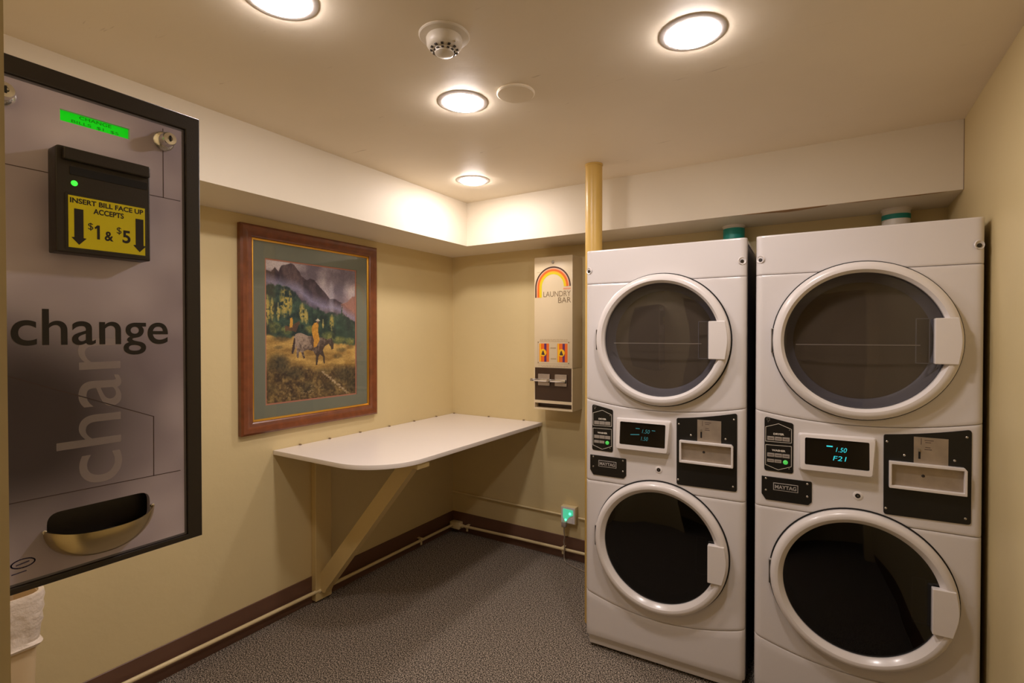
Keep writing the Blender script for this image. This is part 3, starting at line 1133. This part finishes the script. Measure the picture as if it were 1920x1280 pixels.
for (y, z, sy_, sz_) in corners:
    rings.append([bm.verts.new((.001 + d, y + sy_ * i, z + sz_ * i)) for i, d in prof])
for a in range(4):
    b = (a + 1) % 4
    for k in range(len(prof)):
        k2 = (k + 1) % len(prof)
        bm.faces.new((rings[a][k], rings[a][k2], rings[b][k2], rings[b][k]))
obj('gold_lip', bm, M['gold'], t, smooth=20)
A0, A1, B0, B1 = -1.500, -.935, 1.117, 1.838
plate('mount', [rrect(Y0 + .06, Y1 - .06, PZ0 + .06, PZ1 - .06), rrect(A0 - .007, A1 + .007, B0 - .007, B1 + .007)], WP, .008, .012, M['mount'], t)
plate('inner_mount', [rrect(A0 - .02, A1 + .02, B0 - .02, B1 + .02), rrect(A0, A1, B0, B1)], WP, .006, .0085, M['mount2'], t)


def paint():
    nu, nv = 210, 268
    U_, V_ = np.meshgrid((np.arange(nu) + .5) / nu, (np.arange(nv) + .5) / nv)   # v runs downwards
    rng = np.random.RandomState(3)

    def noise(fx, fy, oc=4, seed=0):
        r = np.random.RandomState(seed)
        out = np.zeros_like(U_)
        amp, tot = 1, 0
        for o in range(oc):
            g = r.rand(int(fy * 2 ** o) + 3, int(fx * 2 ** o) + 3)
            x, y = U_ * fx * 2 ** o, V_ * fy * 2 ** o
            xi, yi = x.astype(int), y.astype(int)
            xf, yf = x - xi, y - yi
            xf, yf = xf * xf * (3 - 2 * xf), yf * yf * (3 - 2 * yf)
            out += amp * ((g[yi, xi] * (1 - xf) + g[yi, xi + 1] * xf) * (1 - yf) + (g[yi + 1, xi] * (1 - xf) + g[yi + 1, xi + 1] * xf) * yf)
            tot += amp
            amp *= .55
        return out / tot
    img = np.zeros((nv, nu, 3))

    def C(*c):
        return np.array(c, float)

    def mixm(mask, col):
        m3 = np.clip(mask, 0, 1)[..., None]
        img[:] = img * (1 - m3) + (col if isinstance(col, np.ndarray) and col.ndim == 3 else np.array(col, float)) * m3

    def ramp(n, a, b):
        n3 = np.clip(n, 0, 1)[..., None]
        return np.array(a, float) * (1 - n3) + np.array(b, float) * n3

    def line(pts):
        xs, ys = zip(*pts)
        return np.interp(U_, xs, ys)

    def poly(pts):
        ins = np.zeros(U_.shape, bool)
        n = len(pts)
        for i in range(n):
            x1, y1 = pts[i]
            x2, y2 = pts[(i + 1) % n]
            if y1 == y2:
                continue
            c = ((y1 > V_) != (y2 > V_)) & (U_ < (x2 - x1) * (V_ - y1) / (y2 - y1) + x1)
            ins ^= c
        return ins.astype(float)

    def blob(u, v, ru, rv, p=1.0):
        d = ((U_ - u) / ru) ** 2 + ((V_ - v) / rv) ** 2
        return np.clip(1.25 - d ** p, 0, 1)
    n1, n2, n3 = noise(5, 6, 5, 1), noise(22, 26, 3, 2), noise(9, 30, 4, 5)
    nf = noise(60, 70, 2, 8)
    # sky
    img[:] = ramp((n1 - .35) * 2.4, (112, 100, 112), (206, 190, 190))
    mixm(blob(.12, .02, .3, .06) * .7, (222, 208, 206))
    mixm(np.clip((U_ - .75) * 5, 0, 1) * np.clip(1 - abs(V_ - .33) * 7, 0, 1) * .7, (196, 150, 138))
    # mountains
    ridge = line([(0, .065), (.05, .079), (.087, .049), (.124, .068), (.154, .025), (.205, .012), (.244, .002), (.283, .01), (.315, .033), (.361, .08), (.416, .112), (.457, .096), (.506, .107), (.563, .15), (.621, .194), (.681, .23), (.742, .237), (.819, .262), (1, .34)]) + (n2 - .5) * .02
    mcol = ramp((noise(14, 9, 4, 11) - .3) * 2.2, (52, 40, 52), (120, 98, 98))
    mixm(np.clip((V_ - ridge) * 150, 0, 1), mcol)
    r2 = line([(0, 1), (.8, 1), (.82, .27), (.9, .25), (.96, .205), (1, .20)])
    mixm(np.clip((V_ - r2) * 90, 0, 1) * .8, (150, 96, 80))
    # mist
    mb = line([(0, .125), (.186, .165), (.315, .17), (.45, .245), (.591, .285), (.742, .305), (.85, .33), (1, .40)])
    mixm(np.clip(1 - abs(V_ - mb - .01 + (n1 - .5) * .06) * 17, 0, 1) * .8, (142, 136, 164))
    mixm(blob(.7, .25, .03, .16) * .35, (190, 184, 196))
    # forest
    ft = line([(0, .17), (.122, .151), (.25, .185), (.354, .255), (.478, .30), (.621, .335), (.742, .35), (.827, .34), (.897, .375), (1, .41)]) + (n2 - .5) * .05
    fm = np.clip((V_ - ft) * 60, 0, 1)
    mixm(fm, ramp((n2 - .3) * 2, (22, 40, 38), (64, 88, 66)))
    for u, v0, v1, wd in [(.827, .272, .56, .045), (.881, .345, .58, .035), (.963, .40, .58, .035), (.93, .43, .58, .03), (.77, .40, .58, .03), (.79, .37, .56, .03), (.64, .38, .56, .03), (.55, .34, .5, .03), (.12, .25, .5, .04), (.3, .3, .46, .035)]:
        hgt = np.clip((V_ - v0) / (v1 - v0), 0, 1)
        mk = (abs(U_ - u + (nf - .5) * .02) < wd * hgt * (.75 + .5 * ((V_ * 55) % 1))) & (V_ > v0) & (V_ < v1)
        mixm(mk.astype(float), ramp(n2, (18, 38, 34), (58, 86, 66)))
    for u, v0, v1, wd in [(.179, .175, .40, .05), (.235, .20, .38, .03), (.366, .285, .43, .035), (.41, .33, .44, .025), (.012, .24, .46, .03), (.06, .26, .42, .02), (.703, .36, .49, .028), (.12, .29, .42, .022), (.60, .40, .47, .015)]:
        mk = blob(u, (v0 + v1) / 2, wd, (v1 - v0) / 2) * np.clip((nf - .35) * 4 + (n2 - .4) * 3, 0, 1)
        mixm(mk, ramp(nf, (132, 116, 44), (196, 172, 84)))
        mixm(((abs(U_ - u) < .004) & (V_ > v0) & (V_ < v1)).astype(float) * .6, (176, 164, 110))
    for u, v, a, b in [(.09, .47, .07, .04), (.2, .49, .08, .03), (.66, .53, .08, .04), (.8, .56, .09, .03), (.45, .48, .06, .03), (.93, .57, .07, .03)]:
        mixm(blob(u, v, a, b) * np.clip(n2 * 1.6, 0, 1), ramp(nf, (92, 98, 46), (150, 146, 80)))
    # meadow
    fb = line([(0, .515), (.246, .531), (.5, .55), (.74, .581), (1, .594)]) + (n2 - .5) * .03
    gcol = ramp((n3 - .3) * 2.2, (140, 106, 52), (206, 166, 88))
    mixm(np.clip((V_ - fb) * 70, 0, 1), gcol)
    fg = line([(0, .66), (.3, .70), (.6, .76), (1, .74)]) + (n1 - .5) * .10
    gc2 = ramp((n2 * .6 + nf * .4 - .3) * 2.3, (58, 42, 24), (150, 122, 70))
    mixm(np.clip((V_ - fg) * 16, 0, 1), gc2)
    for u, v, a, b, s_ in [(.11, .72, .12, .07, .9), (.30, .80, .10, .05, .7), (.2, .79, .07, .05, .6), (.88, .84, .15, .07, .8), (.97, .93, .10, .06, .85), (.15, .545, .1, .025, .6), (.82, .64, .07, .02, .6), (.78, .69, .06, .02, .6), (.42, .91, .10, .05, .6), (.66, .92, .10, .04, .5), (.12, .61, .05, .015, .5), (.6, .8, .10, .03, .5), (.05, .9, .06, .04, .4), (.93, .62, .05, .02, .4)]:
        mixm(blob(u, v, a, b, .8) * s_ * np.clip(n2 * 1.9, 0, 1), ramp(nf, (34, 30, 22), (84, 74, 48)))
    # stream of pale stones
    for k in range(60):
        q = k / 59
        u = .589 + (.894 - .589) * q + rng.uniform(-.012, .012)
        v = .80 + .188 * q + rng.uniform(-.008, .008)
        mixm(blob(u, v, .008 + .008 * rng.rand(), .003 + .003 * rng.rand()) * .75, (188, 164, 128))
    for k in range(40):
        mixm(blob(rng.uniform(.15, .6), rng.uniform(.9, .99), .012, .003) * .6, (178, 154, 112))
    # second rider, far
    mixm(poly([(.184, .452), (.234, .462), (.300, .433), (.335, .418), (.345, .435), (.325, .452), (.299, .503), (.28, .495), (.21, .49), (.19, .50)]) * .8, (96, 62, 44))
    mixm(poly([(.238, .40), (.262, .395), (.268, .43), (.262, .467), (.234, .469)]), (206, 150, 52))
    # horse and rider
    horse = [(.28, .535), (.296, .516), (.325, .508), (.36, .509), (.40, .520), (.43, .530), (.462, .531), (.589, .541), (.65, .556), (.700, .545), (.727, .591), (.722, .630), (.700, .639), (.687, .610), (.665, .591), (.619, .609), (.596, .640), (.618, .687), (.620, .743), (.604, .743), (.598, .690), (.561, .668), (.545, .690), (.532, .75), (.512, .749), (.517, .68), (.488, .645), (.419, .632), (.378, .645), (.395, .693), (.379, .697), (.350, .645), (.328, .646), (.326, .692), (.308, .690), (.304, .632), (.308, .60), (.295, .615), (.270, .660), (.253, .655), (.265, .60)]
    hm = poly(horse)
    mixm(hm, ramp(np.clip((U_ - .33) * 2.6 + (V_ - .57) * 5 + (nf - .5) * 1.2, 0, 1), (160, 138, 120), (62, 48, 42)))
    mixm(poly([(.47, .53), (.50, .53), (.515, .59), (.49, .625), (.465, .59)]) * .8, (70, 54, 48))
    mixm(poly([(.25, .655), (.262, .60), (.28, .54), (.292, .55), (.285, .62), (.268, .66)]), (58, 42, 36))
    mixm(poly([(.476, .456), (.500, .430), (.535, .425), (.547, .445), (.542, .494), (.560, .56), (.520, .612), (.492, .615), (.488, .602), (.495, .56), (.478, .52), (.469, .494)]), ramp(nf, (182, 120, 34), (222, 166, 66)))
    mixm(blob(.538, .424, .014, .011), (120, 80, 60))
    mixm(np.clip(blob(.540, .411, .030, .007) + blob(.540, .405, .014, .009), 0, 1), (206, 190, 160))
    img[:] = img * (.90 + .2 * rng.rand(nv, nu))[..., None]
    img2 = np.clip((img / 255) ** .95 * .98, 0, 1)
    lin = np.where(img2 <= .04045, img2 / 12.92, ((img2 + .055) / 1.055) ** 2.4)
    # a mesh of cells, one colour each
    ys = np.linspace(A0, A1, nu + 1)
    zs = np.linspace(B1, B0, nv + 1)
    verts = [(.0065, y, z) for z in zs for y in ys]
    faces = []
    for j in range(nv):
        for i in range(nu):
            a = j * (nu + 1) + i
            faces.append((a, a + nu + 1, a + nu + 2, a + 1))
    me = bpy.data.meshes.new('print')
    me.from_pydata(verts, [], faces)
    ca = me.color_attributes.new('picture', 'FLOAT_COLOR', 'CORNER')
    arr = np.ones((nv * nu, 4, 4), np.float32)
    arr[:, :, :3] = lin.reshape(nv * nu, 1, 3)
    ca.data.foreach_set('color', arr.ravel())
    m = mat('printed_picture', (255, 255, 255), .7)
    at = m.node_tree.nodes.new('ShaderNodeAttribute')
    at.attribute_name = 'picture'
    m.node_tree.links.new(at.outputs['Color'], m.node_tree.nodes['Principled BSDF'].inputs['Base Color'])
    o = link('print', me, m, t)
    return o


pr = paint()
pr['label'] = 'mountain meadow scene with a rider in a yellow coat'
obj('backing_board', box(B(), .001, .0055, Y0 + .05, Y1 - .05, PZ0 + .05, PZ1 - .05), M['mount2'], t)
obj('glass', box(B(), .0125, .0135, Y0 + .064, Y1 - .064, PZ0 + .064, PZ1 - .064), M['clear_glass'], t, smooth=None)

# ------------------------------------------------------------------ change machine
# local frame: origin at its low back corner by the doorway wall; x out from the left wall, y away from the doorway
CX, CY, CZ = 1.05, -2.8485, 1.0855
t = thing('change_machine', 'black framed lilac bill change machine mounted beside the doorway', 'change machine', (CX, CY, CZ))
FX = .35                       # local x of the frame face
oy = -2.829 - CY               # measured y' -> local y
CH = .7735
CP = Plane((FX, 0, 0), (0, 1, 0), (0, 0, 1))


def q(y, z):
    return (y + oy, z - CZ)


yR = .313 + oy
obj('cabinet', box(B(), 0, FX - .03, 0, yR, 0, CH, .003, 1), M['blackp'], t)
fi = [q(.002, 1.0955), q(.288, 1.0955), q(.288, 1.832), q(.002, 1.832)]
plate('door_frame', [[(.0005, 0), (yR, 0), (yR, CH), (.0005, CH)], fi], CP, -.032, 0, M['blackp'], t, bev=.002)
plate('inner_lip', [[q(.0025, 1.0960), q(.2875, 1.0960), q(.2875, 1.8315), q(.0025, 1.8315)], [q(.006, 1.0995), q(.2835, 1.0995), q(.2835, 1.8275), q(.006, 1.8275)]][0:2], CP, -.030, -.004, M['sheet'], t)
lc = [q(.1115, 1.787), q(.2025, 1.787), q(.2025, 1.8045), q(.1115, 1.8045)]
cupo = rpoly([q(.091, 1.141), q(.228, 1.141), q(.228, 1.190), q(.091, 1.190)], [.016, .016, .017, .017], 6)
fp = plate('face_panel', [[q(.006, 1.0995), q(.2835, 1.0995), q(.2835, 1.8275), q(.006, 1.8275)], lc, cupo], CP, -.014, -.004, M['face'], t)
H = -.004
bm = B()
for pts in ([(.049, 1.703), (.097, 1.703)], [(.220, 1.7015), (.280, 1.7015)], [(.253, 1.822), (.253, 1.7015)], [(.010, 1.4184), (.049, 1.4010), (.235, 1.3180), (.2345, 1.2150)], [(.010, 1.2175), (.277, 1.2145)]):
    stroke(bm, [q(*p) for p in pts], .0011, CP, H, H + .0003)
stroke(bm, [q(.010, 1.703), q(.049, 1.703)], .0011, CP, H, H + .0003)
obj('design_lines', bm, M['line_ink'], fp)
text('change_lettering', 'change', .06, *q(.156, 1.4450), CP, H, M['ink'], fp, fit=(.205, .072), bold=.0004, t=.0008).location = (0, 0, 0)
text('ghost_lettering', 'chan', .08, *q(.1865, 1.2225), CP, H, M['ghost'], fp, fit=(.232, .0845), bold=.0, t=.0006, rot=PI / 2, align='LEFT')
# small blue oval mark
bm = B()
c_ = q(.064, 1.1265)
stroke(bm, [(c_[0] + .013 * math.cos(a * PI / 12), c_[1] + .0062 * math.sin(a * PI / 12)) for a in range(24)], .0016, CP, H, H + .0003, True)
stroke(bm, [(c_[0] - .007, c_[1] - .001), (c_[0] + .006, c_[1] + .001)], .0018, CP, H, H + .0003)
stroke(bm, [(c_[0] - .012, c_[1] - .013), (c_[0] + .003, c_[1] - .012)], .0015, CP, H, H + .0003)
obj('oval_mark', bm, M['blue_ink'], fp)
# display
lcd = plate('display', [[q(.1085, 1.784), q(.2055, 1.784), q(.2055, 1.8075), q(.1085, 1.8075)]], CP, -.0135, -.010, M['lcd'], t)
text('display_lettering', 'CHANGE', .008, *q(.158, 1.7985), CP, -.0099, M['lcd_ink'], lcd, fit=(.042, .005))
text('display_lettering', 'BILLS  $1  $5', .008, *q(.158, 1.7905), CP, -.0099, M['lcd_ink'], lcd, fit=(.062, .005))
# locks
for yy in (.045, .2535):
    a, b = q(yy, 1.800)
    lk = obj('lock', lathe(B(), [(0, H), (.0165, H), (.017, H + .003), (.0145, H + .007), (.0115, H + .009), (.0115, H + .022), (.010, H + .025), (.004, H + .0255), (.003, H + .020), (0, H + .020)], (FX, a, b), (1, 0, 0), 32), M['chrome'], t)
    obj('keyhole', box(B(), FX + H + .0235, FX + H + .0262, a - .0012, a + .0012, b - .005, b + .005), M['blackgap'], lk)
# bill acceptor
ba = plate('bill_acceptor', [rpoly([q(.0965, 1.583), q(.2195, 1.583), q(.2195, 1.741), q(.0965, 1.741)], [.002, .002, .006, .006])], CP, H - .001, .026, M['blackp'], t, bev=.002)
plate('acceptor_brow', [rpoly([q(.104, 1.720), q(.2170, 1.720), q(.2170, 1.7385), q(.104, 1.7385)], .003), ], CP, .0255, .034, M['blackp'], ba, bev=.002)
plate('bill_slot', [rrect(q(.113, 0)[0], q(.215, 0)[0], 1.7005 - CZ, 1.7125 - CZ, .001)], CP, .0255, .0268, M['blackgap'], ba)
a, b = q(.1185, 1.688)
obj('status_light', lathe(B(), [(0, .025), (.0042, .026), (.003, .0285), (0, .029)], (FX, a, b), (1, 0, 0), 16), M['green_led2'], ba)
plate('label_sleeve', [rrect(q(.1070, 0)[0], q(.2150, 0)[0], 1.5885 - CZ, 1.6725 - CZ, .001)], CP, .0255, .0272, M['clear_plastic'], ba)
yl = plate('instruction_label', [rrect(q(.1105, 0)[0], q(.2110, 0)[0], 1.5912 - CZ, 1.6690 - CZ, 0)], CP, .0271, .0277, M['yel_label'], ba)
HH = .0277
y_, z_ = q(.1605, 1.6585)
text('label_lettering', 'INSERT BILL FACE UP', .01, y_, z_, CP, HH, M['ink'], ba, fit=(.096, .0078), bold=.0003, t=.0003)
text('label_lettering', 'ACCEPTS', .01, *q(.1610, 1.6465), CP, HH, M['ink'], ba, fit=(.040, .0085), bold=.0003, t=.0003)
for body, yy, zz, fw, fh in (('$', .1375, 1.6215, .0065, .0120), ('&', .1610, 1.6080, .0115, .0150), ('$', .1745, 1.6215, .0065, .0120), ('5', .1845, 1.6085, .0110, .0205)):
    text('label_lettering', body, .02, *q(yy, zz), CP, HH, M['ink'], ba, fit=(fw, fh), bold=(0 if body == '$' else .0005), t=.0003)
plate('label_lettering', [[q(.1455, 1.6080), q(.1490, 1.6080), q(.1490, 1.6295), q(.1458, 1.6295), q(.1425, 1.6258), q(.1432, 1.6232), q(.1455, 1.6250)]], CP, HH, HH + .0003, M['ink'], ba)
for yy, z1 in ((.1230, 1.6500), (.2030, 1.6500)):
    plate('arrow', [[q(yy - .0056, 1.6070), q(yy - .0056, z1), q(yy + .0056, z1), q(yy + .0056, 1.6070), q(yy + .0092, 1.6065), q(yy, 1.5960), q(yy - .0092, 1.6065)]], CP, HH, HH + .0003, M['ink'], ba)
# coin cup: recess plus half bowl
bm = B()
a0, b0 = q(.083, 1.135)
a1, b1 = q(.236, 1.195)
box(bm, FX - .060, FX - .058, a0, a1, b0, b1)
box(bm, FX - .058, FX - .0142, a0, a0 + .002, b0, b1)
box(bm, FX - .058, FX - .0142, a1 - .002, a1, b0, b1)
box(bm, FX - .058, FX - .0142, a0 + .002, a1 - .002, b1 - .002, b1)
box(bm, FX - .058, FX - .0142, a0 + .002, a1 - .002, b0, b0 + .002)
obj('cup_recess', bm, M['blackgap'], t)
bm = B()
cy_, cz_ = q(.1595, 1.1560)
nu, nv = 32, 14
shells = []
for off in (0, .0018):
    g = []
    for i in range(nu + 1):
        ph = -PI / 2 + PI * i / nu
        row = []
        for j in range(nv + 1):
            th = (PI / 2) * j / nv          # 0 rim, pi/2 bottom at panel
            ry, rx, rz = .0735 - off, .040 - off, .046 - off
            row.append(bm.verts.new((FX + H + rx * math.cos(ph) * math.cos(th) ** .8, cy_ + ry * math.sin(ph) * (math.cos(th) ** .75 if j < nv else 0), cz_ - rz * math.sin(th) + (.010 * abs(math.sin(ph)) ** 3) * (1 - j / nv))))
        g.append(row)
    shells.append(g)
    for i in range(nu):
        for j in range(nv):
            try:
                bm.faces.new((g[i][j], g[i + 1][j], g[i + 1][j + 1], g[i][j + 1]))
            except ValueError:
                pass
for i in range(nu):
    bm.faces.new((shells[0][i][0], shells[0][i + 1][0], shells[1][i + 1][0], shells[1][i][0]))
cup = obj('coin_cup', bm, M['cup'], t, smooth=60)
for yy in (.0875, .2315):
    a, b = q(yy, 1.164)
    obj('cup_rivet', lathe(B(), [(0, H), (.0035, H), (.003, H + .003), (0, H + .004)], (FX, a, b), (1, 0, 0), 12), M['chrome'], t)

# ------------------------------------------------------------------ waste bin
t = thing('waste_bin', 'beige waste bin with a white liner folded over its rim, under the change machine', 'waste bin', (.36, -2.665, 0))


def rbox(bm, levels, r=.04, cap=True):
    rings = []
    for hx, hy, z in levels:
        rings.append([bm.verts.new((x, y, z)) for x, y in rrect(-hx, hx, -hy, hy, r, 6)])
    for a, b in zip(rings, rings[1:]):
        n = len(a)
        for k in range(n):
            bm.faces.new((a[k], a[(k + 1) % n], b[(k + 1) % n], b[k]))
    if cap:
        bm.faces.new(rings[0])
    return bm


obj('bin_body', rbox(B(), [(.110, .145, 0), (.112, .147, .01), (.136, .170, .70), (.142, .176, .702), (.142, .176, .725), (.134, .168, .725), (.130, .164, .70), (.108, .14, .02), (0.02, .02, .018)]), M['bin'], t)
bm = B()
random.seed(2)
lv = [(.126, .160, .60), (.131, .165, .70), (.137, .171, .733), (.146, .180, .735), (.149, .182, .722), (.1465, .179, .705), (.1475, .181, .688), (.144, .177, .672), (.1455, .179, .652), (.142, .175, .640), (.1385, .172, .600), (.144, .178, .590), (.1405, .174, .583), (.137, .1715, .586)]
rbox(bm, lv, .045, False)
for v in bm.verts:
    if v.co.z > .57 and v.co.z < .73:
        a = math.atan2(v.co.y, v.co.x)
        v.co.z += .005 * math.sin(a * 3 + 1) + random.uniform(-.001, .001)
obj('bin_liner', bm, M['bag'], t)
